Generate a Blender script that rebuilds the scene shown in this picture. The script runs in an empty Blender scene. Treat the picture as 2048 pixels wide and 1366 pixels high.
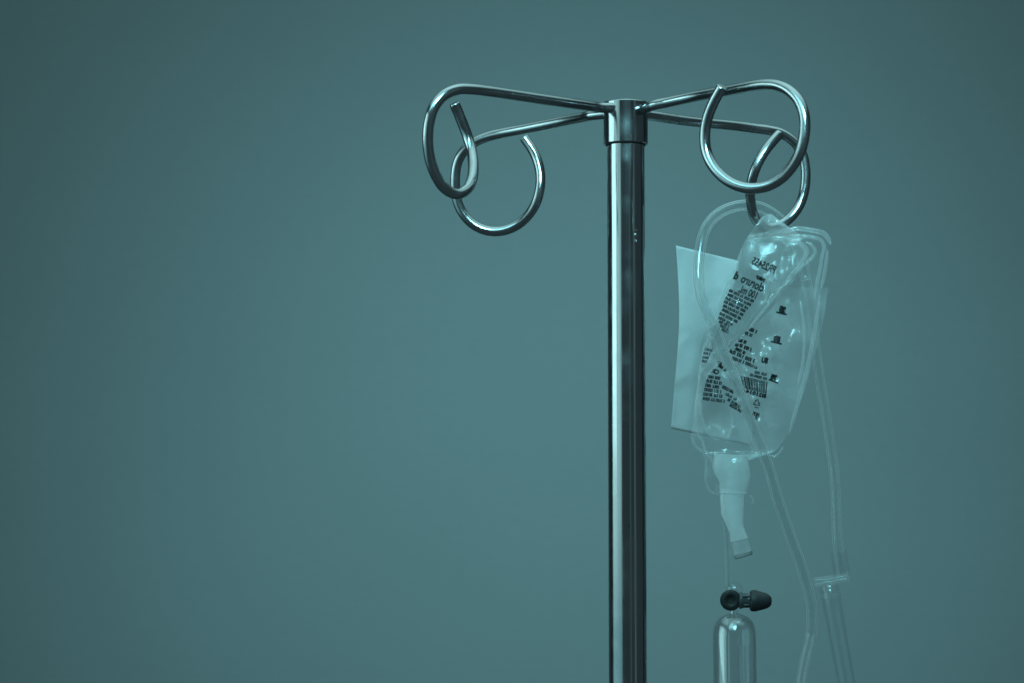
import bpy, bmesh, math, random
from math import sin, cos, tan, pi, radians, sqrt, exp
from mathutils import Vector, Matrix, noise

scn = bpy.context.scene
col = scn.collection

# ---------------------------------------------------------------- camera
FPX, DIST, PITCH, CAMX, CAMZ = 85/36*2048, 1.45, radians(4.8), -0.06893, 1.5
cam_d = bpy.data.cameras.new('camera'); cam = bpy.data.objects.new('camera', cam_d); col.objects.link(cam)
cam_d.lens = 85; cam_d.sensor_width = 36; cam_d.clip_start = 0.05; cam_d.clip_end = 60
cam.location = (CAMX, -DIST, CAMZ); cam.rotation_euler = (radians(90)+PITCH, 0, 0)
cam_d.dof.use_dof = True; cam_d.dof.focus_distance = 1.465; cam_d.dof.aperture_fstop = 11
scn.camera = cam

# ---------------------------------------------------------------- world, light, exposure
w = bpy.data.worlds.new('World'); scn.world = w; w.use_nodes = True
bg = w.node_tree.nodes['Background']; bg.inputs[0].default_value = (0.50, 0.88, 1.0, 1); bg.inputs[1].default_value = 0.07
scn.view_settings.view_transform = 'Standard'; scn.view_settings.look = 'None'
scn.view_settings.exposure = 0; scn.view_settings.gamma = 1
scn.cycles.max_bounces = 16; scn.cycles.transparent_max_bounces = 32; scn.cycles.transmission_bounces = 12
scn.cycles.caustics_refractive = False; scn.cycles.caustics_reflective = False
TINT = (0.36, 0.97, 1.08)

def area(name, loc, rot, sx, sy, power, color=TINT, spread=180):
    l = bpy.data.lights.new(name, 'AREA'); l.shape = 'RECTANGLE'; l.size = sx; l.size_y = sy
    l.energy = power; l.color = color; l.spread = radians(spread)
    o = bpy.data.objects.new(name, l); col.objects.link(o); o.location = loc; o.rotation_euler = rot
    return o
# two tall window panes in the side wall on the left, then added lights for fill and reflections
WT = (0.52, 0.98, 1.0)
area('window_light', (-2.5, -2.55, 2.255), (radians(90), 0, radians(-90)), 2.3, 1.19, 7.0, WT, 130)
area('window_light', (-2.5, -0.42, 2.255), (radians(90), 0, radians(-90)), 1.55, 1.19, 8.8, WT, 130)
area('window_fade_light', (-2.5, -1.6, 1.53), (radians(90), 0, radians(-90)), 4.0, 0.24, 2.1, WT, 150)  # added dim strip so the window reflection fades out down the pole
area('bounce_fill', (-2.5, -1.6, 0.93), (radians(90), 0, radians(-90)), 4.0, 0.94, 4.2, TINT, 150)  # added lamp in place of light from the side wall below the window
area('pole_band_light', (2.3, -2.2, 1.7), (radians(90), 0, radians(46)), 0.5, 2.6, 0.42, WT, 150)  # added dim lamp, puts a mid-tone band on the pole's right half
area('pole_band_light', (1.0, -3.1, 1.6), (radians(90), 0, radians(17)), 0.4, 2.6, 0.17, WT, 150)  # second added band lamp, reflected nearer the pole's centre
area('ceiling_light', (0, 0.25, 3.0), (0, 0, 0), 3.2, 2.2, 15, WT, 120)  # added panel in place of the bright ceiling mirrored on the hook arms
rl = area('subject_fill', (-0.9, -2.3, 3.75), (0, 0, 0), 3.0, 1.5, 42, TINT)  # added soft fill, high in front, to brighten the paper and bag
rl.rotation_euler = (Vector((0, 0, 1.7))-rl.location).to_track_quat('-Z', 'Y').to_euler()
sp = bpy.data.lights.new('wall_spot', 'SPOT'); sp.energy = 300; sp.color = TINT; sp.spot_size = radians(38.5); sp.spot_blend = 1.0  # added spot that gives the wall its bright centre and darker corners
sp.shadow_soft_size = 0.4
so = bpy.data.objects.new('wall_spot', sp); col.objects.link(so); so.location = (0.05, -1.0, 2.6)
so.rotation_euler = (Vector((0.02, 1.5, 1.56)) - so.location).to_track_quat('-Z', 'Y').to_euler()

# ---------------------------------------------------------------- helpers
def at(px, py, Y):
    """World point at depth Y seen at pixel (px, py) of the 2048 px photograph."""
    dx = (px-1024)/FPX; du = -(py-683)/FPX
    dy = cos(PITCH)-du*sin(PITCH); dz = sin(PITCH)+du*cos(PITCH)
    t = (Y+DIST)/dy
    return Vector((CAMX+t*dx, Y, CAMZ+t*dz))
MM = 0.001
def PX(Y=0.07): return (Y+DIST)/FPX            # metres per photo pixel at depth Y

def link(name, verts, faces, m, parent=None, smooth=True, kind=None, label=None, ang=38):
    me = bpy.data.meshes.new(name); me.from_pydata([tuple(v) for v in verts], [], faces); me.update()
    bm = bmesh.new(); bm.from_mesh(me); bmesh.ops.recalc_face_normals(bm, faces=bm.faces); bm.to_mesh(me); bm.free()
    if smooth:
        for p in me.polygons: p.use_smooth = True
        me.set_sharp_from_angle(angle=radians(ang))
    me.materials.append(m)
    o = bpy.data.objects.new(name, me); col.objects.link(o)
    if parent: o.parent = parent
    if kind: o['kind'] = kind
    if label: o['label'] = label
    return o

def thing(name, loc, label, cat, group=None):
    o = bpy.data.objects.new(name, None); col.objects.link(o); o.empty_display_size = 0.02
    o['label'] = label; o['category'] = cat
    if group: o['group'] = group
    return o

def catmull(C, n=8):
    C = [Vector(c) for c in C]
    Q = [2*C[0]-C[1]] + C + [2*C[-1]-C[-2]]; out = []
    for i in range(1, len(Q)-2):
        a, b, c, d = Q[i-1:i+3]
        for k in range(n):
            s = k/n
            out.append(.5*((2*b)+(-a+c)*s+(2*a-5*b+4*c-d)*s*s+(-a+3*b-3*c+d)*s**3))
    out.append(C[-1].copy()); return out

def interp(tab, y):
    if y <= tab[0][0]: return tab[0][1]
    for (y0, v0), (y1, v1) in zip(tab, tab[1:]):
        if y <= y1:
            return v0+(v1-v0)*(y-y0)/(y1-y0)
    return tab[-1][1]
def sinterp(tab, y):
    """smooth table lookup"""
    n = len(tab)
    if y <= tab[0][0]: return tab[0][1]
    if y >= tab[-1][0]: return tab[-1][1]
    for i in range(n-1):
        if y <= tab[i+1][0]:
            y0, y1 = tab[i][0], tab[i+1][0]; s = (y-y0)/(y1-y0)
            b, c = tab[i][1], tab[i+1][1]
            ma = (c-(tab[i-1][1] if i else b))/((y1-(tab[i-1][0] if i else y0)))*(y1-y0)
            mb = ((tab[i+2][1] if i+2 < n else c)-b)/(((tab[i+2][0] if i+2 < n else y1)-y0))*(y1-y0)
            return b*(2*s**3-3*s*s+1)+ma*(s**3-2*s*s+s)+c*(-2*s**3+3*s*s)+mb*(s**3-s*s)

def tube(path, r, seg=20, cap=True, round_end=False, flat=1.0, rfun=None):
    """Solid rod along a path, parallel-transported frame; returns verts, faces."""
    n = len(path); V = []; F = []
    T = [(path[min(i+1, n-1)]-path[max(i-1, 0)]).normalized() for i in range(n)]
    N = T[0].orthogonal().normalized()
    if flat != 1.0:
        N = Vector((0, 1, 0)); N = (N-T[0]*N.dot(T[0])).normalized()
    for i in range(n):
        N = (N-T[i]*N.dot(T[i])).normalized(); B = T[i].cross(N)
        rr = r if rfun is None else r*rfun(i/(n-1))
        for k in range(seg):
            a = 2*pi*k/seg
            V.append(path[i]+N*cos(a)*rr*flat+B*sin(a)*rr)
    for i in range(n-1):
        for k in range(seg):
            F.append((i*seg+k, i*seg+(k+1) % seg, (i+1)*seg+(k+1) % seg, (i+1)*seg+k))
    if cap:
        for e, ring, tdir in ((0, 0, -T[0]), (1, (n-1)*seg, T[-1])):
            prev = list(range(ring, ring+seg))
            steps = ((0.96, 0.12), (0.86, 0.22), (0.0, 0.26)) if not round_end else ((0.92, 0.38), (0.71, 0.7), (0.38, 0.92), (0.0, 1.0))
            c = path[0] if e == 0 else path[-1]
            rr0 = r if rfun is None else r*rfun(e)
            for s, h in steps:
                if s == 0.0:
                    V.append(c+tdir*h*rr0); tip = len(V)-1
                    for k in range(seg): F.append((prev[k], prev[(k+1) % seg], tip))
                else:
                    base = len(V)
                    for k in range(seg): V.append(c+(V[ring+k]-c)*s+tdir*h*rr0)
                    cur = list(range(base, base+seg))
                    for k in range(seg): F.append((prev[k], prev[(k+1) % seg], cur[(k+1) % seg], cur[k]))
                    prev = cur
    return V, F

def hose(path, ro, ri, seg=24):
    """Hollow tube with open ends closed by annuli."""
    n = len(path); V = []; F = []
    T = [(path[min(i+1, n-1)]-path[max(i-1, 0)]).normalized() for i in range(n)]
    N = T[0].orthogonal().normalized()
    for i in range(n):
        N = (N-T[i]*N.dot(T[i])).normalized(); B = T[i].cross(N)
        for rr in (ro, ri):
            for k in range(seg):
                a = 2*pi*k/seg
                V.append(path[i]+(N*cos(a)+B*sin(a))*rr)
    S = 2*seg
    for i in range(n-1):
        for k in range(seg):
            k2 = (k+1) % seg
            F.append((i*S+k, i*S+k2, (i+1)*S+k2, (i+1)*S+k))
            F.append((i*S+seg+k2, i*S+seg+k, (i+1)*S+seg+k, (i+1)*S+seg+k2))
    for i in (0, n-1):
        for k in range(seg):
            k2 = (k+1) % seg
            F.append((i*S+k, i*S+k2, i*S+seg+k2, i*S+seg+k))
    return V, F

def lathe(prof, origin, axis, seg=48, closed=True):
    """prof: (r, h) pairs; axis: direction of h."""
    axis = axis.normalized(); N = axis.orthogonal().normalized(); B = axis.cross(N); V = []; F = []
    for r, h in prof:
        for k in range(seg):
            a = 2*pi*k/seg; V.append(origin+axis*h+(N*cos(a)+B*sin(a))*max(r, 1e-5))
    m = len(prof)
    for i in range(m-1 if not closed else m):
        j = (i+1) % m
        for k in range(seg):
            k2 = (k+1) % seg; F.append((i*seg+k, i*seg+k2, j*seg+k2, j*seg+k))
    return V, F

# ---------------------------------------------------------------- materials
def nt(name):
    m = bpy.data.materials.new(name); m.use_nodes = True; t = m.node_tree; t.nodes.clear()
    o = t.nodes.new('ShaderNodeOutputMaterial'); return m, t, o
def N(t, typ, **kw):
    n = t.nodes.new(typ)
    for k, v in kw.items():
        if k in n.inputs: n.inputs[k].default_value = v
        else: setattr(n, k, v)
    return n
def coords(t, scale=(1, 1, 1)):
    tc = N(t, 'ShaderNodeTexCoord'); mp = N(t, 'ShaderNodeMapping'); mp.inputs['Scale'].default_value = scale
    t.links.new(tc.outputs['Object'], mp.inputs[0]); return mp.outputs[0]

def wall_mat():
    m, t, o = nt('wall_paint'); L = t.links.new
    p = N(t, 'ShaderNodeBsdfPrincipled'); p.inputs['Roughness'].default_value = 0.75
    n1 = N(t, 'ShaderNodeTexNoise'); n1.inputs['Scale'].default_value = 2.2; n1.inputs['Detail'].default_value = 4; L(coords(t, (1, 1, 1.6)), n1.inputs[0])
    n2 = N(t, 'ShaderNodeTexNoise'); n2.inputs['Scale'].default_value = 160; n2.inputs['Detail'].default_value = 3; L(coords(t, (0.35, 1, 1)), n2.inputs[0])
    r = N(t, 'ShaderNodeMapRange'); r.inputs[1].default_value = .3; r.inputs[2].default_value = .7; r.inputs[3].default_value = 0.117; r.inputs[4].default_value = 0.124; L(n1.outputs[0], r.inputs[0])
    r2 = N(t, 'ShaderNodeMapRange'); r2.inputs[1].default_value = .3; r2.inputs[2].default_value = .7; r2.inputs[3].default_value = 0.975; r2.inputs[4].default_value = 1.025; L(n2.outputs[0], r2.inputs[0])
    mu = N(t, 'ShaderNodeMath', operation='MULTIPLY'); L(r.outputs[0], mu.inputs[0]); L(r2.outputs[0], mu.inputs[1])
    c = N(t, 'ShaderNodeCombineColor'); 
    for i in range(3): L(mu.outputs[0], c.inputs[i])
    L(c.outputs[0], p.inputs['Base Color'])
    b = N(t, 'ShaderNodeBump'); b.inputs['Strength'].default_value = .15; b.inputs['Distance'].default_value = .001; L(n2.outputs[0], b.inputs['Height']); L(b.outputs[0], p.inputs['Normal'])
    L(p.outputs[0], o.inputs[0]); return m

def steel_mat(name, stretch, rough=0.10, base=0.62, wear=0.3):
    m, t, o = nt(name); L = t.links.new
    p = N(t, 'ShaderNodeBsdfPrincipled'); p.inputs['Metallic'].default_value = 1
    p.inputs['Base Color'].default_value = (base, base*1.01, base*1.03, 1)
    n = N(t, 'ShaderNodeTexNoise'); n.inputs['Scale'].default_value = 900; n.inputs['Detail'].default_value = 4; L(coords(t, stretch), n.inputs[0])
    n2 = N(t, 'ShaderNodeTexNoise'); n2.inputs['Scale'].default_value = 55; n2.inputs['Detail'].default_value = 6; L(coords(t), n2.inputs[0])
    r = N(t, 'ShaderNodeMapRange'); r.inputs[1].default_value = .45; r.inputs[2].default_value = .75; r.inputs[3].default_value = rough; r.inputs[4].default_value = rough+.16*wear; L(n2.outputs[0], r.inputs[0])
    a = N(t, 'ShaderNodeMath', operation='MULTIPLY_ADD'); a.inputs[1].default_value = 0.07; L(n.outputs[0], a.inputs[0]); L(r.outputs[0], a.inputs[2])
    L(a.outputs[0], p.inputs['Roughness'])
    b = N(t, 'ShaderNodeBump'); b.inputs['Strength'].default_value = .10; b.inputs['Distance'].default_value = .0002; L(n.outputs[0], b.inputs['Height']); L(b.outputs[0], p.inputs['Normal'])
    # small pits and scuffs
    v = N(t, 'ShaderNodeTexVoronoi'); v.inputs['Scale'].default_value = 130; L(coords(t), v.inputs[0])
    lt = N(t, 'ShaderNodeMath', operation='LESS_THAN'); lt.inputs[1].default_value = 0.07; L(v.outputs['Distance'], lt.inputs[0])
    n3 = N(t, 'ShaderNodeTexNoise'); n3.inputs['Scale'].default_value = 30; L(coords(t), n3.inputs[0])
    gt = N(t, 'ShaderNodeMath', operation='GREATER_THAN'); gt.inputs[1].default_value = 0.60; L(n3.outputs[0], gt.inputs[0])
    mm = N(t, 'ShaderNodeMath', operation='MULTIPLY'); L(lt.outputs[0], mm.inputs[0]); L(gt.outputs[0], mm.inputs[1])
    mx = N(t, 'ShaderNodeMix', data_type='RGBA'); mx.inputs[6].default_value = (base, base*1.01, base*1.03, 1); mx.inputs[7].default_value = (.22, .22, .22, 1); L(mm.outputs[0], mx.inputs[0])
    L(mx.outputs[2], p.inputs['Base Color'])
    L(p.outputs[0], o.inputs[0]); return m

def film_mat(name, milk=0.08, edge=0.35, power=3.0, gloss=0.5, rough=0.08, clear=(.96, .98, .98), bump=0.0, bscale=120, milk_col=(.95, .95, .95), patch=0.0):
    """Thin clear vinyl: see-through, cloudier where seen edge-on, with a glossy skin."""
    m, t, o = nt(name); L = t.links.new
    tr = N(t, 'ShaderNodeBsdfTransparent'); tr.inputs[0].default_value = (*clear, 1)
    df = N(t, 'ShaderNodeBsdfDiffuse'); df.inputs[0].default_value = (*milk_col, 1)
    tl = N(t, 'ShaderNodeBsdfTranslucent'); tl.inputs[0].default_value = (*milk_col, 1)
    gl = N(t, 'ShaderNodeBsdfGlossy'); gl.inputs['Roughness'].default_value = rough; gl.inputs[0].default_value = (1, 1, 1, 1)
    mk = N(t, 'ShaderNodeMixShader'); mk.inputs[0].default_value = .5; L(df.outputs[0], mk.inputs[1]); L(tl.outputs[0], mk.inputs[2])
    lw = N(t, 'ShaderNodeLayerWeight'); lw.inputs[0].default_value = .5
    pw = N(t, 'ShaderNodeMath', operation='POWER'); pw.inputs[1].default_value = power; L(lw.outputs['Facing'], pw.inputs[0])
    ma = N(t, 'ShaderNodeMath', operation='MULTIPLY_ADD'); ma.inputs[1].default_value = edge; ma.inputs[2].default_value = milk; L(pw.outputs[0], ma.inputs[0])
    fac = ma.outputs[0]
    if patch:
        nz = N(t, 'ShaderNodeTexNoise'); nz.inputs['Scale'].default_value = 45; nz.inputs['Detail'].default_value = 3; L(coords(t), nz.inputs[0])
        mr = N(t, 'ShaderNodeMapRange'); mr.inputs[1].default_value = .4; mr.inputs[2].default_value = .7; mr.inputs[3].default_value = 0; mr.inputs[4].default_value = patch; L(nz.outputs[0], mr.inputs[0])
        ad = N(t, 'ShaderNodeMath', operation='ADD'); L(fac, ad.inputs[0]); L(mr.outputs[0], ad.inputs[1]); fac = ad.outputs[0]
    m1 = N(t, 'ShaderNodeMixShader'); L(fac, m1.inputs[0]); L(tr.outputs[0], m1.inputs[1]); L(mk.outputs[0], m1.inputs[2])
    # mirror share of a thin skin, the same from both sides: 4 % head-on, rising to full at grazing
    lf = N(t, 'ShaderNodeLayerWeight'); lf.inputs[0].default_value = .5
    p5 = N(t, 'ShaderNodeMath', operation='POWER'); p5.inputs[1].default_value = 5; L(lf.outputs['Facing'], p5.inputs[0])
    sk = N(t, 'ShaderNodeMath', operation='MULTIPLY_ADD'); sk.inputs[1].default_value = .96; sk.inputs[2].default_value = .04; L(p5.outputs[0], sk.inputs[0])
    mg = N(t, 'ShaderNodeMath', operation='MULTIPLY'); mg.inputs[1].default_value = gloss; mg.use_clamp = True; L(sk.outputs[0], mg.inputs[0])
    m2 = N(t, 'ShaderNodeMixShader'); L(mg.outputs[0], m2.inputs[0]); L(m1.outputs[0], m2.inputs[1]); L(gl.outputs[0], m2.inputs[2])
    if bump:
        nz = N(t, 'ShaderNodeTexNoise'); nz.inputs['Scale'].default_value = bscale; nz.inputs['Detail'].default_value = 2; L(coords(t), nz.inputs[0])
        b = N(t, 'ShaderNodeBump'); b.inputs['Strength'].default_value = bump; b.inputs['Distance'].default_value = .002; L(nz.outputs[0], b.inputs['Height'])
        L(b.outputs[0], gl.inputs['Normal']); L(b.outputs[0], lf.inputs['Normal'])
    L(m2.outputs[0], o.inputs[0]); return m

def plain(name, c, rough=.5, spec=.5, trans=0.0, bump=0.0, bscale=300, ior=1.45, sss=0):
    m, t, o = nt(name); L = t.links.new
    p = N(t, 'ShaderNodeBsdfPrincipled'); p.inputs['Base Color'].default_value = (*c, 1); p.inputs['Roughness'].default_value = rough
    p.inputs['Specular IOR Level'].default_value = spec; p.inputs['Transmission Weight'].default_value = trans; p.inputs['IOR'].default_value = ior
    nz = N(t, 'ShaderNodeTexNoise'); nz.inputs['Scale'].default_value = bscale; nz.inputs['Detail'].default_value = 3; L(coords(t), nz.inputs[0])
    mr = N(t, 'ShaderNodeMapRange'); mr.inputs[3].default_value = .93; mr.inputs[4].default_value = 1.05; L(nz.outputs[0], mr.inputs[0])
    mx = N(t, 'ShaderNodeMix', data_type='RGBA', blend_type='MULTIPLY'); mx.inputs[0].default_value = 1; mx.inputs[6].default_value = (*c, 1)
    cc = N(t, 'ShaderNodeCombineColor')
    for i in range(3): L(mr.outputs[0], cc.inputs[i])
    L(cc.outputs[0], mx.inputs[7]); L(mx.outputs[2], p.inputs['Base Color'])
    if bump:
        b = N(t, 'ShaderNodeBump'); b.inputs['Strength'].default_value = bump; b.inputs['Distance'].default_value = .0005; L(nz.outputs[0], b.inputs['Height']); L(b.outputs[0], p.inputs['Normal'])
    L(p.outputs[0], o.inputs[0]); return m

M_wall = wall_mat()
M_pole = steel_mat('polished_steel_tube', (1, 1, 0.012), 0.10, 0.40, .8)
M_collar = steel_mat('polished_steel_collar', (1, 1, 0.05), 0.09, 0.38, .8)
M_rod = steel_mat('polished_steel_rod', (1, 1, 1), 0.14, 0.40, 1.0)
M_dark = plain('dark_gap', (.02, .02, .02), .6)
M_paper = plain('white_paper', (.43, .44, .445), .7, .2, bump=.12, bscale=500)
M_ink = plain('black_ink', (.012, .014, .016), .5, .3)
M_inkf = plain('faded_ink', (.05, .06, .065), .5, .3)
M_film = film_mat('clear_bag_film', .035, .16, 3.0, .6, .21, (.985, .99, .99), .25, 60, patch=.06)
M_lobe = film_mat('clear_bag_film_taut', .03, .14, 3.0, .42, .17, (.985, .99, .99), .06, 25, patch=.04)
M_seam = film_mat('clear_bag_weld', .14, .30, 1.5, .9, .10, (.995, .995, .995), .2, 200)
M_hose = film_mat('clear_tubing', .022, .95, 2.8, .5, .12, (.955, .965, .965))
M_hose2 = film_mat('clear_tubing_fine', .03, .45, 3.0, .5, .12, (.992, .995, .995))
M_tab = film_mat('hanging_tab_film', .38, .3, 2.0, .8, .10, (.95, .98, .975), .2, 200)
M_frost = film_mat('frosted_film', .10, .1, 2.0, .3, .25, (.98, .99, .99), patch=.34)
M_arm = film_mat('side_arm_plastic', .05, .14, 2.0, .5, .12, (.99, .995, .995))
M_skirt = film_mat('soft_loose_film', .05, .2, 2.5, .5, .16, (.99, .995, .995), .1, 60, patch=.08)
M_chamber = film_mat('rigid_clear_wall', .012, .05, 3.0, 2.2, .04, (.975, .98, .98))
M_capf = film_mat('clear_cap_plastic', .24, .5, 2.5, 1.0, .15, (.97, .98, .98))
M_port = film_mat('milky_port_plastic', .55, .3, 2.0, .6, .2, (.9, .95, .95), patch=.12)
M_cap = plain('matte_cap_plastic', (.30, .31, .31), .5, .4)
M_glass = plain('clear_rigid_plastic', (.97, .98, .98), .02, .5, 1.0, ior=1.48)
M_gl2 = film_mat('thin_clear_cup', .012, .12, 3.0, .9, .05, (.975, .98, .982))
M_black = plain('black_rubber', (.012, .013, .014), .5, .5, bump=.1, bscale=700)
M_black2 = plain('worn_black_rubber', (.024, .026, .027), .55, .5, bump=.2, bscale=500)
M_smoke = plain('smoked_plastic', (.06, .065, .07), .2, .5)

# ---------------------------------------------------------------- the setting
V = [(-6, 1.5, -1.5), (6, 1.5, -1.5), (6, 1.5, 5), (-6, 1.5, 5), (-6, 1.6, -1.5), (6, 1.6, -1.5), (6, 1.6, 5), (-6, 1.6, 5)]
F = [(0, 1, 2, 3), (5, 4, 7, 6), (0, 4, 5, 1), (3, 2, 6, 7), (1, 5, 6, 2), (0, 3, 7, 4)]
link('wall', V, F, M_wall, smooth=False, kind='structure')

# ---------------------------------------------------------------- the pole
pole = thing('drip_stand', (0, 0, 0), 'polished steel drip stand pole with four curled hooks at its top', 'drip stand')
ZC = 1.7412           # lower rim of the collar
RP = 0.01135; RC = 0.01345
Vv, Ff = lathe([(RP, 0.55), (RP, ZC+.01), (RP-.0012, ZC+.01), (RP-.0012, 0.55)], Vector((0, 0, 0)), Vector((0, 0, 1)), 96)
link('pole_tube', Vv, Ff, M_pole, pole)
aa = radians(-90+29); zz = CAMZ+DIST*tan(PITCH+math.atan((683-474)/FPX))
for dz, rr in ((0, .0011), (-.0035, .0008), (.0030, .0005)):
    nrm = Vector((cos(aa), sin(aa), 0))
    link('dent', *lathe([(rr, -.0006), (rr, .0001), (rr*.8, .00025), (rr*.4, .0001), (0, -.0001)], nrm*RP+Vector((0, 0, zz+dz)), nrm, 16, closed=False), M_pole, pole)
HT = 0.0262
prof = [(RP+.0003, 0.0), (RC-.0006, 0.0), (RC, .0006), (RC, .0009), (RC, HT-.0013), (RC, HT-.0009), (RC-.0003, HT-.0003), (RC-.0009, HT), (RC-.0030, HT+.0001), (RC-.0034, HT-.0006), (RC-.0036, HT-.004), (RP-.0005, HT-.0045), (RP+.0003, HT-.006)]
Vv, Ff = lathe(prof, Vector((0, 0, ZC)), Vector((0, 0, 1)), 96)
collar = link('collar', Vv, Ff, M_collar, pole, ang=15)
Vv, Ff = lathe([(0, 0), (RC-.0036, 0), (RC-.0036, .001), (0, .001)], Vector((0, 0, ZC+HT-.0045)), Vector((0, 0, 1)), 64)
link('top_plug', Vv, Ff, M_collar, pole)
Vv, Ff = lathe([(RP+.0001, -.0004), (RC-.0014, -.0004), (RC-.0014, .0002), (RP+.0001, .0002)], Vector((0, 0, ZC)), Vector((0, 0, 1)), 96)
link('gasket', Vv, Ff, M_dark, collar)
HOOKS = [  # bent rod centrelines in millimetres, one per hook
    [(-10.27,-4.75,1762.52),(-16.16,-12.40,1761.96),(-22.11,-20.01,1761.42),(-28.20,-27.50,1760.92),(-34.51,-34.82,1760.48),(-41.14,-41.86,1760.15),(-48.05,-48.62,1759.92),(-55.15,-55.19,1759.76),(-62.28,-61.72,1759.63),(-69.33,-68.34,1759.48),(-76.36,-74.99,1759.27),(-83.56,-81.44,1759.06),(-91.20,-87.36,1758.83),(-99.42,-92.33,1757.90),(-107.35,-95.86,1753.85),(-113.15,-97.65,1746.45),(-115.93,-97.61,1737.23),(-116.56,-96.29,1727.70),(-115.53,-93.95,1718.39),(-112.59,-90.63,1709.82),(-107.86,-86.28,1702.66),(-100.91,-80.71,1699.53),(-94.96,-74.20,1702.98),(-92.22,-67.37,1709.19),(-91.43,-60.41,1715.84),(-91.59,-53.69,1722.79),(-92.80,-48.26,1730.65),(-95.38,-46.14,1739.61),(-98.83,-48.07,1748.41),(-102.42,-51.16,1756.84)],
    [(-13.71,10.12,1762.38),(-18.85,17.80,1762.73),(-24.10,25.41,1763.04),(-29.57,32.87,1763.27),(-35.29,40.13,1763.39),(-41.32,47.15,1763.38),(-47.60,53.93,1763.26),(-54.13,60.48,1763.04),(-60.92,66.76,1762.77),(-68.03,72.66,1762.42),(-75.63,77.89,1761.83),(-83.73,82.13,1760.56),(-91.94,85.28,1757.76),(-99.20,87.66,1752.66),(-103.83,89.58,1744.97),(-105.42,91.11,1736.03),(-105.17,92.30,1726.86),(-103.35,93.16,1717.87),(-98.74,93.58,1709.91),(-91.83,93.47,1703.86),(-83.22,92.79,1700.76),(-74.11,91.53,1700.96),(-65.68,89.78,1704.21),(-58.82,87.77,1710.01),(-53.82,86.09,1717.56),(-51.24,85.66,1726.39),(-50.68,86.61,1735.55),(-52.23,88.14,1744.51),(-55.77,89.56,1752.91),(-60.78,90.75,1760.58)],
    [(7.41,-13.56,1761.16),(15.48,-18.69,1762.09),(23.26,-24.26,1762.87),(30.44,-30.62,1763.37),(36.87,-37.75,1763.55),(42.70,-45.38,1763.43),(48.11,-53.31,1763.04),(53.37,-61.33,1762.52),(58.65,-69.35,1762.05),(64.04,-77.29,1761.73),(69.68,-85.07,1761.40),(75.58,-92.60,1760.62),(81.67,-99.71,1758.55),(87.44,-105.97,1754.15),(92.06,-110.86,1747.37),(94.45,-113.81,1738.61),(94.34,-114.67,1729.08),(92.37,-114.01,1719.73),(88.12,-112.19,1711.35),(81.96,-109.56,1704.51),(74.06,-106.41,1700.20),(65.16,-103.05,1699.45),(56.65,-99.59,1702.06),(49.62,-96.01,1707.49),(44.39,-92.55,1714.72),(41.31,-89.99,1723.38),(40.74,-89.61,1732.90),(42.25,-92.12,1742.00),(45.42,-96.28,1750.03),(49.50,-101.03,1757.32)],
    [(14.25,12.02,1761.79),(21.08,18.35,1761.88),(27.92,24.65,1761.97),(34.79,30.93,1762.12),(41.68,37.18,1762.40),(48.60,43.39,1762.78),(55.58,49.54,1763.22),(62.68,55.53,1763.68),(70.00,61.28,1764.00),(77.63,66.59,1764.03),(85.77,71.09,1763.76),(94.46,74.33,1763.22),(103.30,76.21,1761.25),(110.92,77.16,1756.12),(116.24,77.70,1748.58),(118.24,78.05,1739.56),(118.23,78.14,1730.26),(116.51,77.82,1721.14),(112.68,76.93,1712.75),(106.70,75.26,1705.88),(99.26,72.58,1701.06),(91.12,68.58,1700.03),(84.88,63.46,1704.37),(81.75,57.75,1710.98),(80.41,51.88,1718.06),(80.67,46.60,1725.69),(83.12,43.49,1734.03),(87.41,43.56,1742.22),(92.71,45.71,1749.53),(98.54,48.62,1756.18)],
]

hook_labels = ['hook reaching to the front left, its loop seen nearly edge-on', 'hook reaching to the back left with an open round loop',
               'hook reaching to the front right, the highest loop', 'hook reaching to the back right, carrying the bag']
for H, lab in zip(HOOKS, hook_labels):
    P = [Vector(p)*MM for p in H]
    d0 = (P[1]-P[0]).normalized()
    P[0] = Vector((0, 0, P[0].z))+Vector((d0.x, d0.y, 0)).normalized()*(RC-.003)
    P = catmull(P, 10)
    rod = tube(P, 0.00315, 28)
    link('hook', *rod, M_rod, pole, label=lab)
    # raised weld ring where the rod enters the collar
    c = Vector((P[0].x, P[0].y, P[0].z))
    dr = (P[12]-P[2]).normalized()

# ---------------------------------------------------------------- paper sheet behind the bag
def grid(fn, nu, nv):
    V = []; F = []
    for j in range(nv+1):
        for i in range(nu+1): V.append(fn(i/nu, j/nv))
    for j in range(nv):
        for i in range(nu):
            a = j*(nu+1)+i; F.append((a, a+1, a+nu+2, a+nu+1))
    return V, F
PAPER_L = [(491, 1352), (540, 1355), (600, 1358), (650, 1358), (700, 1355), (760, 1350), (820, 1345), (857, 1342)]
PAPER_R = [(491, 1478), (520, 1474), (560, 1464), (600, 1450), (640, 1436), (690, 1424), (715, 1450), (750, 1492), (790, 1505), (820, 1506), (857, 1504)]
def paper_uv(u, v):
    py = 491+366*v; l, r = sinterp(PAPER_L, py), sinterp(PAPER_R, py)
    px = l+(r-l)*u; py = py + (px-l)*(.245+.03*sin(v*5))
    Y = 0.086 - .005*sin(pi*v*1.1)*(1-u) + .0016*sin(v*7+u*3) + 0.004*(1-u)**3 + .0016*noise.noise(Vector((px*.03, py*.012, 2))) + .0012*abs(noise.noise(Vector((px*.02+py*.01, py*.02, 7))))
    return at(px, py, Y)
V, F = grid(paper_uv, 40, 60)
pp = link('paper_label_sheet', V, F, M_paper)
pp['label'] = 'blank white paper sheet hanging behind the clear bag'; pp['category'] = 'paper sheet'
s = pp.modifiers.new('thickness', 'SOLIDIFY'); s.thickness = .00025

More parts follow.
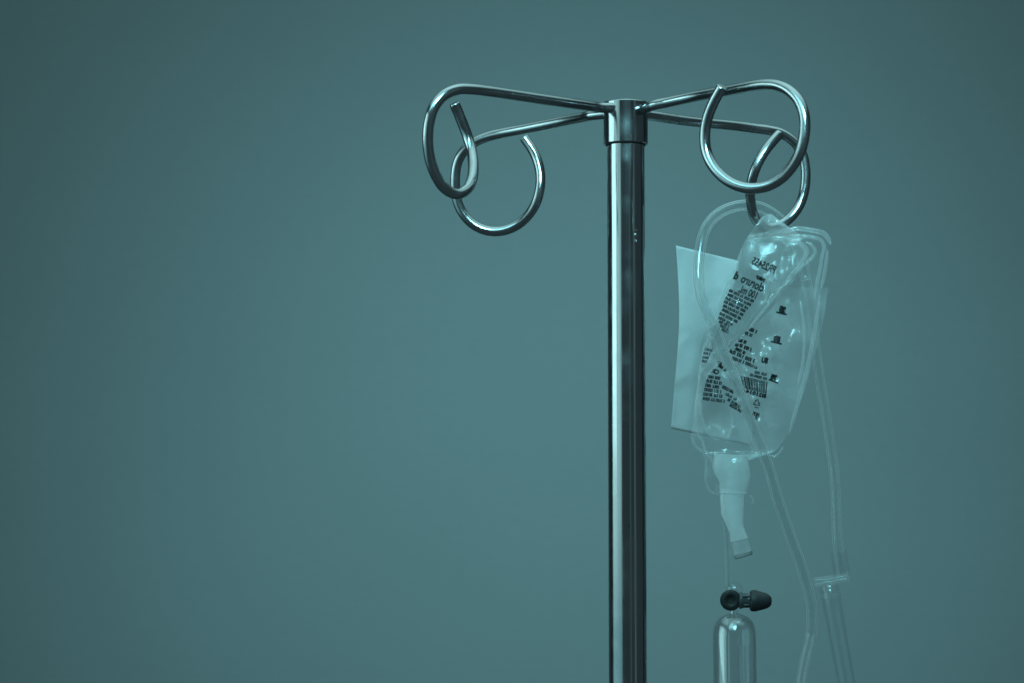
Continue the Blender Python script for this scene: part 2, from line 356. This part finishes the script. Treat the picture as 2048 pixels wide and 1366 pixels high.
# ---------------------------------------------------------------- the infusion bag
bag = thing('infusion_bag', (0, 0, 0), 'clear crumpled infusion bag with mirrored black print, hung on the back right hook', 'infusion bag')
L_T = [(458, 1510), (475, 1494), (500, 1481), (530, 1470), (560, 1461), (600, 1444), (640, 1428), (680, 1411), (710, 1402), (750, 1396), (800, 1390), (840, 1386), (875, 1384), (900, 1396), (915, 1414), (925, 1436)]
R_T = [(458, 1600), (466, 1640), (478, 1657), (500, 1655), (540, 1649), (575, 1643), (620, 1638), (680, 1629), (730, 1618), (775, 1606), (820, 1594), (860, 1579), (890, 1562), (905, 1545), (915, 1518), (925, 1480)]
Y0 = 0.072
def nz(x, y, s, seed=0): return noise.noise(Vector((x*s, y*s, seed)))
def crease(px, py, x0, y0, x1, y1, wd):
    dx, dy = x1-x0, y1-y0; l = sqrt(dx*dx+dy*dy); t = ((px-x0)*dx+(py-y0)*dy)/(l*l)
    tc = min(1, max(0, t)); d = sqrt((px-x0-tc*dx)**2+(py-y0-tc*dy)**2)
    return exp(-(d/wd)**2)
CREASES = [(1560, 590, 1470, 690, 8, .0025), (1470, 690, 1398, 775, 7, .002), (1600, 600, 1570, 690, 10, -.002), (1570, 690, 1590, 800, 9, -.0018),
           (1615, 560, 1600, 760, 7, .0016), (1540, 780, 1600, 830, 9, .0015), (1400, 760, 1405, 880, 7, .0015), (1480, 870, 1545, 905, 7, .0012), (1545, 605, 1590, 560, 6, .002)]
def bulge(u, v): return (max(0, 1-(2*u-1)**2))**.9*(max(0, 1-(2*v-1)**4))**.9
def bag_front(px, py, u, v):
    Y = Y0 - .0085*bulge(u, v)*(0.75+.5*v) + .0035*nz(px, py, .022, 3)*bulge(u, v)+.0014*nz(px, py, .06, 5)*bulge(u, v)*min(1, max(.15, (py-600)/150))
    Y += .0015*abs(nz(px, py*.6, .040, 12))*bulge(u, v)*min(1, max(0, (px-1500)/60)+max(0, (py-800)/60))
    for c in CREASES: Y -= c[5]*crease(px, py, *c[:5])*min(1, bulge(u, v)*1.6)
    return Y
def bag_back(px, py, u, v):
    return Y0 + .0045*bulge(u, v) + .001*nz(px, py, .03, 9)*bulge(u, v)
def span(Lt, Rt, y0, y1):
    def f(u, v):
        py = y0+(y1-y0)*v; l, r = sinterp(Lt, py), sinterp(Rt, py); return l+(r-l)*u, py
    return f
def uv_of(px, py, Lt, Rt, y0, y1):
    l, r = sinterp(Lt, py), sinterp(Rt, py); return min(1, max(0, (px-l)/(r-l))), min(1, max(0, (py-y0)/(y1-y0)))
B0, B1 = 458, 925
bs = span(L_T, R_T, B0, B1)
V, F = grid(lambda u, v: (lambda q: at(q[0], q[1], bag_front(q[0], q[1], u, v)))(bs(u, v)), 110, 190)
link('front_film', V, F, M_film, bag)
V, F = grid(lambda u, v: (lambda q: at(q[0], q[1], bag_back(q[0], q[1], u, v)))(bs(u, v)), 40, 70)
link('back_film', V, F, M_film, bag)
FB_L = [(575, 1560), (610, 1548), (640, 1520), (670, 1486), (700, 1452), (720, 1432), (760, 1470), (850, 1490), (880, 1496), (905, 1503)]
FB_R = [(575, 1657), (620, 1650), (680, 1638), (730, 1623), (780, 1609), (860, 1578), (905, 1548)]
fb = span(FB_L, FB_R, 575, 905)
V, F = grid(lambda u, v: (lambda q: at(q[0], q[1], .0815+.003*u*u+.002*nz(q[0], q[1], .02, 31)))(fb(u, v)), 40, 60)
link('frosted_backing', V, F, M_frost, bag)
# the folded upper pocket, swollen, lying over the bag on a slant
LL = [(472, 1512), (480, 1498), (495, 1489), (520, 1480), (560, 1463), (600, 1447), (640, 1433), (680, 1417), (710, 1407), (742, 1399)]
LR = [(472, 1556), (480, 1588), (490, 1606), (502, 1615), (516, 1610), (533, 1598), (550, 1583), (573, 1564), (600, 1537), (640, 1502), (680, 1466), (710, 1434), (742, 1408)]
P0, P1 = 472, 742
ls = span(LL, LR, P0, P1)
def lobe_b(u, v): return (max(0, 1-(2*u-1)**2))**.5*(1-(1-min(1, v/.16))**2.2)**.5*(1-(max(0, v-.6)/.4)**2*.75)
def lobe_front(px, py, u, v):
    return .0600-.0062*lobe_b(u, v)+.0008*nz(px, py, .04, 21)*lobe_b(u, v)
def lobe_back(px, py, u, v): return .0600+.0040*lobe_b(u, v)
V, F = grid(lambda u, v: (lambda q: at(q[0], q[1], lobe_front(q[0], q[1], u, v)))(ls(u, v)), 50, 90)
link('folded_pocket', V, F, M_lobe, bag)
V, F = grid(lambda u, v: (lambda q: at(q[0], q[1], lobe_back(q[0], q[1], u, v)))(ls(u, v)), 40, 70)
link('folded_pocket', V, F, M_film, bag)

def seam(pts, Y, r, flat=.5, m=None, name='weld_seam', par=None):
    P = catmull([at(x, y, Y if not isinstance(Y, tuple) else Y[0]+(Y[1]-Y[0])*i/(len(pts)-1)) for i, (x, y) in enumerate(pts)], 8)
    return link(name, *tube(P, r*MM, 12, flat=flat, rfun=lambda s: .35+.65*min(1, 8*s, 8*(1-s))), m or M_seam, par or bag)
seam([(1500, 474), (1520, 470), (1555, 463), (1575, 461), (1596, 457), (1631, 462), (1648, 467), (1657, 478), (1661, 488)], .066, 1.5)
seam([(1560, 470), (1609, 472), (1638, 478), (1646, 487), (1648, 498), (1644, 513), (1640, 538), (1634, 566), (1629, 600)], .064, 1.1)
seam([(1655, 500), (1652, 527), (1648, 552), (1643, 575)], .070, 1.1)
seam([(1545, 474), (1566, 476), (1590, 481), (1606, 490), (1614, 502), (1609, 516), (1598, 533), (1583, 550), (1573, 565), (1563, 575)], .0575, 1.3)
seam([(1612, 484), (1623, 490), (1630, 502), (1625, 514), (1612, 526), (1600, 537), (1588, 552)], .060, 1.0)
seam([(1563, 575), (1540, 605), (1515, 635), (1497, 660)], .0570, .8)
seam([(1440, 724), (1428, 736), (1410, 762), (1401, 790)], .0570, .8)
seam([(1484, 497), (1474, 530), (1458, 566), (1443, 602), (1430, 640), (1416, 672), (1408, 700), (1401, 740), (1394, 790)], .0590, .9)
seam([(1412, 692), (1422, 668), (1421, 700), (1420, 730)], .0575, .7)
seam([(1527, 583), (1531, 590), (1533, 600)], .0560, .8)
seam([(1546, 586), (1541, 598), (1534, 606)], .0560, .8)
seam([(1640, 590), (1630, 660), (1618, 720), (1604, 775), (1592, 820), (1578, 868)], .068, 1.2)
seam([(1600, 600), (1608, 660), (1606, 720), (1596, 770)], .064, .9)
seam([(1394, 790), (1391, 840), (1397, 872), (1404, 880), (1412, 905), (1424, 922), (1436, 948)], .068, .8)
seam([(1383, 872), (1388, 888), (1400, 900), (1420, 906), (1445, 905)], .067, .9)
seam([(1400, 800), (1404, 836), (1418, 868), (1436, 880)], .062, .6)
seam([(1461, 818), (1464, 840), (1461, 862), (1456, 877)], .062, .6)
seam([(1470, 903), (1500, 905), (1530, 908), (1548, 913), (1560, 904), (1566, 893)], .068, .7)
seam([(1414, 912), (1411, 945), (1412, 965), (1420, 982), (1434, 988)], .070, .7)
# the hanging tab that wraps the lowest point of the hook
def tab_uv(u, v):
    l = interp([(0, 1520), (.3, 1512), (.6, 1504), (1, 1494)], v); r = interp([(0, 1556), (.3, 1569), (.6, 1590), (1, 1606)], v)
    px = l+(r-l)*u; py = 438+38*v - 10*sin(pi*u)*(1-v)
    return at(px, py, .0600+.006*v*v-.003*sin(pi*v)-.0012*sin(u*9+v*3))
V, F = grid(tab_uv, 24, 24); link('hanging_tab', V, F, M_tab, bag)
seam([(1552, 441), (1563, 447), (1573, 456), (1584, 464)], .0600, 1.4)

# ---------------------------------------------------------------- print on the bag (seen from behind, so mirrored)
def proj_tri(name, tris, m, parent): 
    V = []; F = []
    for poly in tris:
        b = len(V); V += poly; F.append(tuple(range(b, b+len(poly))))
    me = bpy.data.meshes.new(name); me.from_pydata([tuple(v) for v in V], [], F); me.update(); me.materials.append(m)
    o = bpy.data.objects.new(name, me); col.objects.link(o); o.parent = parent
    md = o.modifiers.new('ink', 'SOLIDIFY'); md.thickness = .00008
    return o
def ydepth(px, py, where):
    if where == 'lobe':
        u, v = uv_of(px, py, LL, LR, P0, P1); return lobe_front(px, py, u, v)-.0003
    u, v = uv_of(px, py, L_T, R_T, B0, B1); return bag_front(px, py, u, v)-.0003
def text(s, x0, y0, x1, y1, h, where, bold=.0, m=None, parent=None):
    """mirrored text whose baseline runs from (x0,y0) at its first letter to (x1,y1)."""
    c = bpy.data.curves.new('t', 'FONT'); c.body = s; c.offset = bold; c.resolution_u = 3
    o = bpy.data.objects.new('t', c); col.objects.link(o)
    dg = bpy.context.evaluated_depsgraph_get(); me = bpy.data.meshes.new_from_object(o.evaluated_get(dg))
    xs = [v.co.x for v in me.vertices]; ys = [v.co.y for v in me.vertices]
    ax, bx, ay, by = min(xs), max(xs), min(min(ys), 0), max(ys)
    L = sqrt((x1-x0)**2+(y1-y0)**2); d = ((x1-x0)/L, (y1-y0)/L); up = (-d[1], d[0])
    if up[1] > 0: up = (d[1], -d[0])
    base = 0
    V = []
    for v in me.vertices:
        a = (v.co.x-ax)/(bx-ax)*L; b = v.co.y/by*h
        px = x0+d[0]*a+up[0]*b; py = y0+d[1]*a+up[1]*b
        V.append(at(px, py, ydepth(px, py, where)))
    F = [tuple(p.vertices) for p in me.polygons]
    bpy.data.objects.remove(o); bpy.data.curves.remove(c)
    me2 = bpy.data.meshes.new('print'); me2.from_pydata([tuple(v) for v in V], [], F); me2.update(); me2.materials.append(m or M_ink)
    o = bpy.data.objects.new('print', me2); col.objects.link(o); o.parent = parent or bag
    return o
rnd = random.Random(5)
def bars(segs, where, m=None, gap=True, name='fine_print', seed=1):
    """rows of type too small to read: runs of short strokes between two end points, height h."""
    r = random.Random(seed); quads = []
    def quad(x, y, dx, dy, ux, uy, a0, a1, b0, b1):
        poly = []
        for a, b in ((a0, b0), (a1, b0), (a1, b1), (a0, b1)):
            px = x+dx*a+ux*b; py = y+dy*a+uy*b; poly.append(at(px, py, ydepth(px, py, where)))
        quads.append(poly)
    for (x0, y0, x1, y1, h) in segs:
        h *= 1.27
        L = sqrt((x1-x0)**2+(y1-y0)**2); dx, dy = (x1-x0)/L, (y1-y0)/L; ux, uy = dy, -dx
        a = 0
        while a < L-1:
            wl = min(L-a, r.uniform(6, 17))
            b = a
            while b < a+wl-.8:
                g = r.uniform(2.0, 2.9)*h/5; g = min(g, a+wl-b)
                k = r.random(); st = 1.25*h/5
                quad(x0, y0, dx, dy, ux, uy, b, b+st*1.25, 0, h*r.choice((1, .92, .8)))
                if k < .75: quad(x0, y0, dx, dy, ux, uy, b, b+g*.88, -.1, h*.30)
                if k > .2: quad(x0, y0, dx, dy, ux, uy, b, b+g*.88, h*.66, h*1.0)
                if k > .45: quad(x0, y0, dx, dy, ux, uy, b+g*.55, b+g*.88, 0, h*.95)
                if .3 < k < .8: quad(x0, y0, dx, dy, ux, uy, b, b+g*.8, h*.40, h*.60)
                b += g
            a += wl+h*.38
    return proj_tri(name, quads, m or M_ink, bag)
# upper pocket
text('PR25455', 1548, 547, 1502, 527, 15, 'lobe', 0.03)
text('NRF', 1528, 564, 1511, 556, 7, 'lobe', 0.085)
text('cloruro', 1525, 584, 1480, 563, 17, 'lobe', 0.045)
text('d', 1474, 560, 1466, 556, 16, 'lobe', 0.065)
text('100 mL', 1511, 598, 1476, 583, 15, 'lobe', 0.035)
rows = []
rights = [(1506, 605.5), (1501.5, 613), (1496, 619.5), (1491, 626), (1485.5, 633), (1480, 640), (1474, 647), (1465, 652.5)]
lefts = [(1457, 583), (1454, 591), (1450, 598), (1447, 605), (1445, 613.5), (1443, 621), (1438, 629), (1436, 637)]
for a, b in zip(lefts, rights): rows.append((a[0], a[1], b[0], b[1], 4.6))
rows += [(1437, 645, 1458, 655.5, 4.4), (1439, 653, 1456, 661.5, 4.2), (1442, 661, 1455, 667, 4.0)]
bars(rows, 'lobe', seed=3)
bars([(1409, 700, 1424, 704, 4), (1406, 708, 1420, 711, 4), (1404, 716, 1418, 719, 4), (1403, 724, 1414, 726, 4)], 'lobe', m=M_inkf, seed=8)
# main body
bars([(1497, 661, 1511, 667, 6), (1489, 669, 1503, 674, 5.5), (1476, 683, 1493, 689, 5.5), (1469, 692, 1475, 694, 5), (1478, 694, 1503.5, 704, 6),
      (1469.6, 700, 1489, 709, 5), (1458, 705, 1485, 717, 6), (1489, 719, 1509, 726, 6), (1463, 719, 1487, 728, 5.5), (1489.5, 729, 1515, 739, 5.5)], 'bag', seed=11)
bars([(1509, 747, 1533, 752, 4.5), (1499.5, 752, 1533, 761, 4.5)], 'bag', m=M_inkf, seed=12)
bars([(1434, 727, 1441, 731, 5), (1435, 732, 1450, 744, 5), (1415, 756, 1440, 760, 5), (1412, 764, 1442, 770, 5.2), (1410, 773, 1438, 778, 5.2), (1408, 782, 1442, 787, 5.2),
      (1406, 791, 1445, 796, 5.2), (1405, 800, 1449, 806, 5.2), (1443, 776, 1466, 788, 5.4), (1450, 790, 1472, 802, 5), (1454, 801, 1478, 816, 5), (1458, 812, 1482, 826, 5)], 'bag', seed=13)
text('CR', 1437, 749, 1421, 744, 9, 'bag', 0.065)
text('25', 1570, 625.5, 1557, 622, 12, 'bag', 0.125); text('50', 1559.5, 685, 1545.5, 681, 12, 'bag', 0.11)
text('SU', 1535, 727, 1522, 724, 11.5, 'bag', 0.09); text('75', 1552.5, 761, 1540, 757.5, 10.5, 'bag', 0.11)
def line(x0, y0, x1, y1, h, where, m=None, name='graduation_line'):
    L = sqrt((x1-x0)**2+(y1-y0)**2); dx, dy = (x1-x0)/L, (y1-y0)/L; n = max(1, int(L/4)); q = []
    for i in range(n):
        poly = []
        for a, b in ((i/n*L, 0), ((i+1)/n*L, 0), ((i+1)/n*L, h), (i/n*L, h)):
            px = x0+dx*a+dy*b; py = y0+dy*a-dx*b; poly.append(at(px, py, ydepth(px, py, where)))
        q.append(poly)
    return proj_tri(name, q, m or M_ink, bag)
line(1552.5, 626, 1573, 631, 3.6, 'bag'); line(1541, 684.5, 1563, 690, 3.6, 'bag'); line(1537, 760.5, 1555.5, 768, 3.6, 'bag')
# bar code: quad with bars
q = []; A, B_, C_, D_ = (1481, 751), (1535.5, 764), (1532, 797), (1489, 785)
def bil(s, t): 
    return ((A[0]*(1-s)+B_[0]*s)*(1-t)+(D_[0]*(1-s)+C_[0]*s)*t, (A[1]*(1-s)+B_[1]*s)*(1-t)+(D_[1]*(1-s)+C_[1]*s)*t)
s = 0; r = random.Random(4)
while s < .99:
    wbar = r.choice((.016, .024, .036, .05)) * (1.3 if s < .6 else 1); s1 = min(1, s+wbar); tt = 1.0 if (s < .03 or s > .93) else .74
    for k in range(4):
        poly = [bil(s, tt*k/4), bil(s1, tt*k/4), bil(s1, tt*(k+1)/4), bil(s, tt*(k+1)/4)]
        q.append([at(x, y, ydepth(x, y, 'bag')) for x, y in poly])
    s = s1+r.choice((.012, .02, .028))
proj_tri('barcode', q, M_ink, bag)
text('821014', 1530, 796, 1491, 785, 7.5, 'bag', 0.065)
# recycling mark: a small triangle of three arrows
def arrow_tri(cx, cy, R, th, rot):
    q = []
    pts = [(cx+R*sin(rot+k*2*pi/3), cy-R*cos(rot+k*2*pi/3)) for k in range(3)]
    for k in range(3):
        (x0, y0), (x1, y1) = pts[k], pts[(k+1) % 3]; dx, dy = x1-x0, y1-y0; L = sqrt(dx*dx+dy*dy); dx /= L; dy /= L
        q.append([at(x0+dx*a*L-dy*b, y0+dy*a*L+dx*b, ydepth(x0, y0, 'bag')) for a, b in ((.0, -th), (.62, -th), (.62, th), (.0, th))])
        q.append([at(x0+dx*a*L-dy*b, y0+dy*a*L+dx*b, ydepth(x0, y0, 'bag')) for a, b in ((.62, -th*2.4), (.95, 0), (.62, th*2.4))])
    return q
proj_tri('recycling_mark', arrow_tri(1513.5, 806, 8, .9, .15), M_ink, bag)
line(1509, 815, 1517, 817, 1.6, 'bag', name='fine_print')
bars([(1504, 830, 1517, 834, 6), (1509, 838, 1513, 840, 5)], 'bag', seed=15)

# ---------------------------------------------------------------- ports under the bag
YP = .070
def blend_body(name, rows, Y, m, parent, depth=.8, seg=28):
    """rows: (y, left x, right x) of the outline; a round body of that outline."""
    V = []; F = []; n = len(rows)
    for (yl, l, yr, r_) in rows:
        a = at(l, yl, Y); b = at(r_, yr, Y); c = (a+b)/2; hx = (b-a)/2; hy = Vector((0, hx.length*depth, 0))
        for k in range(seg): t = 2*pi*k/seg; V.append(c+hx*cos(t)+hy*sin(t))
    for i in range(n-1):
        for k in range(seg): k2 = (k+1) % seg; F.append((i*seg+k, i*seg+k2, (i+1)*seg+k2, (i+1)*seg+k))
    F.append(tuple(range(seg))); F.append(tuple(range((n-1)*seg, n*seg)))
    return link(name, V, F, m, parent)
port = blend_body('outlet_port', [(908, 1428, 912, 1494), (918, 1427, 920, 1496), (935, 1425, 937, 1500), (950, 1430, 952, 1501), (962, 1438, 964, 1499), (976, 1439, 978, 1495), (983, 1440, 984, 1492), (984, 1439, 985, 1493), (987, 1439, 988, 1493), (988, 1441, 989, 1490), (993, 1440, 994, 1489), (1010, 1441, 1010, 1488), (1028, 1442, 1026, 1487), (1044, 1449, 1042, 1487), (1060, 1456, 1057, 1488)], YP, M_port, bag, .45)
blend_body('port_ring', [(1059, 1456, 1055, 1488), (1068, 1459, 1063, 1491), (1080, 1460, 1072, 1495), (1084, 1461, 1076, 1496)], YP, M_port, bag, .9)
blend_body('port_cap', [(1085, 1463, 1077, 1496.5), (1087, 1463, 1079, 1497), (1108, 1467, 1100, 1503), (1114, 1468, 1105, 1504), (1117, 1470, 1108, 1503)], YP, M_capf, bag, .95)
blend_body('port_cap_rim', [(1111, 1467, 1101.5, 1504.5), (1117.5, 1469, 1107.5, 1505), (1118.5, 1471, 1109, 1504)], YP, M_cap, bag, .97)
blend_body('port_core', [(925, 1448, 926, 1476), (950, 1450, 951, 1477), (985, 1452, 986, 1478), (1020, 1454, 1020, 1479), (1055, 1460, 1052, 1482)], YP+.0005, M_port, bag, .6)
# second, narrower outlet tube
P = catmull([at(1444, 990, .0745), at(1448, 1020, .0745), at(1452, 1050, .0745), at(1455, 1090, .0745), at(1456.5, 1130, .0745), at(1458, 1175, .0745)], 8)
sp_tube = link('outlet_tube', *hose(P, .0019, .0012), M_hose, bag)
def skirt(u, v):
    l = interp([(0, 1404), (.3, 1411), (.6, 1413), (1, 1436)], v); r = interp([(0, 1512), (.3, 1502), (.7, 1504), (1, 1490)], v)
    px = l+(r-l)*u; py = 900+92*v+3*sin(u*11+v*5)
    return at(px, py, .0665+.0014*noise.noise(Vector((px*.06, py*.05, 3)))-.002*sin(pi*u))
V, F = grid(skirt, 40, 36); link('loose_film_skirt', V, F, M_skirt, bag)
seam([(1500, 990), (1507, 1000), (1504, 1007)], .068, .7)

# ---------------------------------------------------------------- drip chamber with its black vent, under the bag
YD = .0745
dc = thing('drip_chamber', (0, 0, 0), 'clear upright drip chamber with black vent on top, directly under the bag', 'drip chamber')
c0 = at(1468, 1229, YD); sc_ = PX(YD)
down = Vector((0, -.065, -1)).normalized(); R0 = 43*sc_
prof = [(7*sc_, -14*sc_), (8*sc_, -2*sc_), (18*sc_, 0), (29*sc_, 6*sc_), (37*sc_, 15*sc_), (41.5*sc_, 27*sc_), (R0, 42*sc_), (R0, 330*sc_),
        (R0-3.2*sc_, 330*sc_), (R0-3.2*sc_, 43*sc_), (38*sc_, 30*sc_), (34*sc_, 19*sc_), (26*sc_, 10*sc_), (17*sc_, 5*sc_), (5*sc_, 3*sc_), (4*sc_, -14*sc_)]
link('chamber_wall', *lathe(prof, c0, down, 72), M_chamber, dc)
# drip nozzle disc inside the dome
prof = [(3*sc_, 2*sc_), (7*sc_, 6*sc_), (20*sc_, 14*sc_), (22*sc_, 20*sc_), (22*sc_, 24*sc_), (6*sc_, 25*sc_), (4.5*sc_, 48*sc_), (2.5*sc_, 48*sc_), (2*sc_, 6*sc_)]
link('drip_nozzle', *lathe(prof, at(1476, 1229, YD), down, 40), M_gl2, dc)
# inner clear liner tube
prof = [(13*sc_, 60*sc_), (13*sc_, 330*sc_), (11.5*sc_, 330*sc_), (11.5*sc_, 60*sc_)]
link('inner_tube', *lathe(prof, at(1487, 1229, YD+.003), down, 32), M_gl2, dc)
link('spike_shoulder', *lathe([(4*sc_, -12*sc_), (13*sc_, -8*sc_), (17*sc_, 0), (17*sc_, 14*sc_), (10*sc_, 16*sc_), (9*sc_, 4*sc_), (4*sc_, -2*sc_)], at(1468, 1176, YD), down, 32), M_gl2, dc)
# vent: round housing facing the camera, short barrel and tapered cap to the right
vent = bpy.data.objects.new('air_vent', None)
fwd = Vector((0, -1, 0)); YV = YD-.006
k = PX(YV)
cv = at(1461, 1200.5, YV)
prof = [(0, -8*k), (17*k, -8*k), (20.5*k, -5*k), (21*k, 4*k), (19.5*k, 7*k), (16.5*k, 8.2*k), (10*k, 8.0*k), (8.5*k, 7.2*k), (8*k, 5*k), (3*k, 4.4*k), (0, 4.2*k)]
hub = link('vent_housing', *lathe(prof, cv, fwd, 48, closed=False), M_black, dc)
right = (at(1540, 1202, YV)-at(1461, 1200.5, YV)).normalized()
cr = at(1478, 1201, YV)
prof = [(0, 0), (15*k, 0), (16.5*k, 2*k), (16.5*k, 5*k), (14.5*k, 8*k), (14*k, 24*k), (15*k, 26*k), (0, 26*k)]
link('vent_barrel', *lathe(prof, cr, right, 40, closed=False), M_smoke, dc)
prof = [(0, 22*k), (18*k, 22*k), (20.5*k, 24*k), (21.3*k, 28*k), (21.3*k, 34*k), (19.6*k, 38*k), (18.6*k, 43*k), (17*k, 49*k), (15*k, 55*k), (12*k, 60*k), (8*k, 64*k), (0, 65.5*k)]
cap = link('vent_cap', *lathe(prof, cr, right, 48, closed=False), M_black2, dc)
# ring relief on barrel
cc = at(1504, 1201.5, YV-.0056)
link('vent_eye', *lathe([(3.2*k, -8*k), (6.8*k, -8*k), (7.4*k, -1*k), (6.5*k, .4*k), (5*k, .5*k), (3.4*k, -1*k)], cc, fwd, 28), M_smoke, dc)
for yy in (1192.5, 1210):
    P = [at(x, yy, YV-.0044) for x in (1487, 1491, 1496, 1501)]
    link('vent_rib', *tube(P, .0005, 10), M_smoke, dc)

# ---------------------------------------------------------------- tubing
line_ = thing('infusion_line', (0, 0, 0), 'long clear plastic tube looping over the hook, across the bag and down to the right', 'plastic tube')
TL = [(1612, 560, .092), (1604, 520, .092), (1590, 485, .090), (1574, 455, .086), (1557, 436, .082), (1530, 418, .078), (1505, 411, .075), (1480, 411, .071), (1452, 419, .067), (1430, 433, .063), (1414, 453, .059), (1404.5, 477, .056), (1400, 500, .054), (1397, 527, .052), (1397, 554, .050), (1400, 580, .049),
      (1407.9, 608, .048), (1417.7, 631, .047), (1429.8, 659, .046), (1441, 688, .046), (1453, 718, .046), (1468.5, 756, .046), (1483.7, 794, .046), (1497, 832, .046), (1508.5, 861, .047), (1521, 890, .048), (1530, 915, .049), (1541, 946, .05), (1554, 993, .051), (1567.5, 1034, .052),
      (1584, 1081, .053), (1599, 1122, .054), (1611, 1160, .055), (1619, 1190, .055), (1624, 1227, .055), (1622.5, 1272, .055)]
P = catmull([at(*p) for p in TL], 6)
link('tubing', *hose(P, .0034, .0023, 28), M_hose, line_, label='long tube crossing in front of the bag')
TL2 = [(1622.5, 1268, .055), (1619, 1284, .055), (1613.5, 1305, .055), (1606, 1340, .055), (1600, 1380, .055), (1594, 1430, .055)]
P = catmull([at(*p) for p in TL2], 6)
link('tubing', *hose(P, .0034, .0026, 28), M_hose2, line_, label='thinner clearer end of the long tube')
TR_ = [(1612, 560, .092), (1618, 590, .092), (1624, 630, .092), (1631, 690, .091), (1640, 760, .09), (1650, 820, .088), (1659, 878, .086), (1667, 935, .084), (1671.5, 985, .082), (1673, 1040, .08), (1675, 1080, .078), (1680, 1118, .077), (1686, 1150, .076)]
P = catmull([at(*p) for p in TR_], 6)
link('tubing', *hose(P, .0032, .0021, 28), M_hose, line_, label='tube hanging straight down on the far right')
# clear chamber on the far right tube
ch = thing('drip_chamber', (0, 0, 0), 'faint clear tilted chamber with flange at the end of the right tube', 'drip chamber')
k = PX(.076)
o_ = at(1677, 1103, .076); ax = (at(1684, 1152, .076)-o_).normalized()
prof = [(15*k, 0), (16*k, 1*k), (16.5*k, 50*k), (12.5*k, 50*k), (12*k, 0)]
link('sleeve', *lathe(prof, o_, ax, 40), M_gl2, ch)
P = catmull([at(1629, 1164, .074), at(1645, 1162, .074), at(1668, 1159, .074), at(1697, 1153, .074)], 6)
link('side_arm', *tube(P, 9.5*k, 20), M_arm, ch)
o_ = at(1657, 1168, .077); ax = (at(1694, 1372, .077)-o_).normalized()
prof = [(10*k, -2*k), (16*k, 0), (19*k, 5*k), (19.5*k, 12*k), (19*k, 60*k), (17*k, 300*k), (14.5*k, 300*k), (16*k, 60*k), (16.5*k, 12*k), (12*k, 6*k), (9*k, 2*k)]
link('chamber_wall', *lathe(prof, o_, ax, 48), M_gl2, ch)
prof = [(17*k, 18*k), (20*k, 19*k), (20.5*k, 23*k), (20*k, 27*k), (17*k, 28*k)]
link('chamber_ring', *lathe(prof, o_, ax, 40), M_arm, ch)
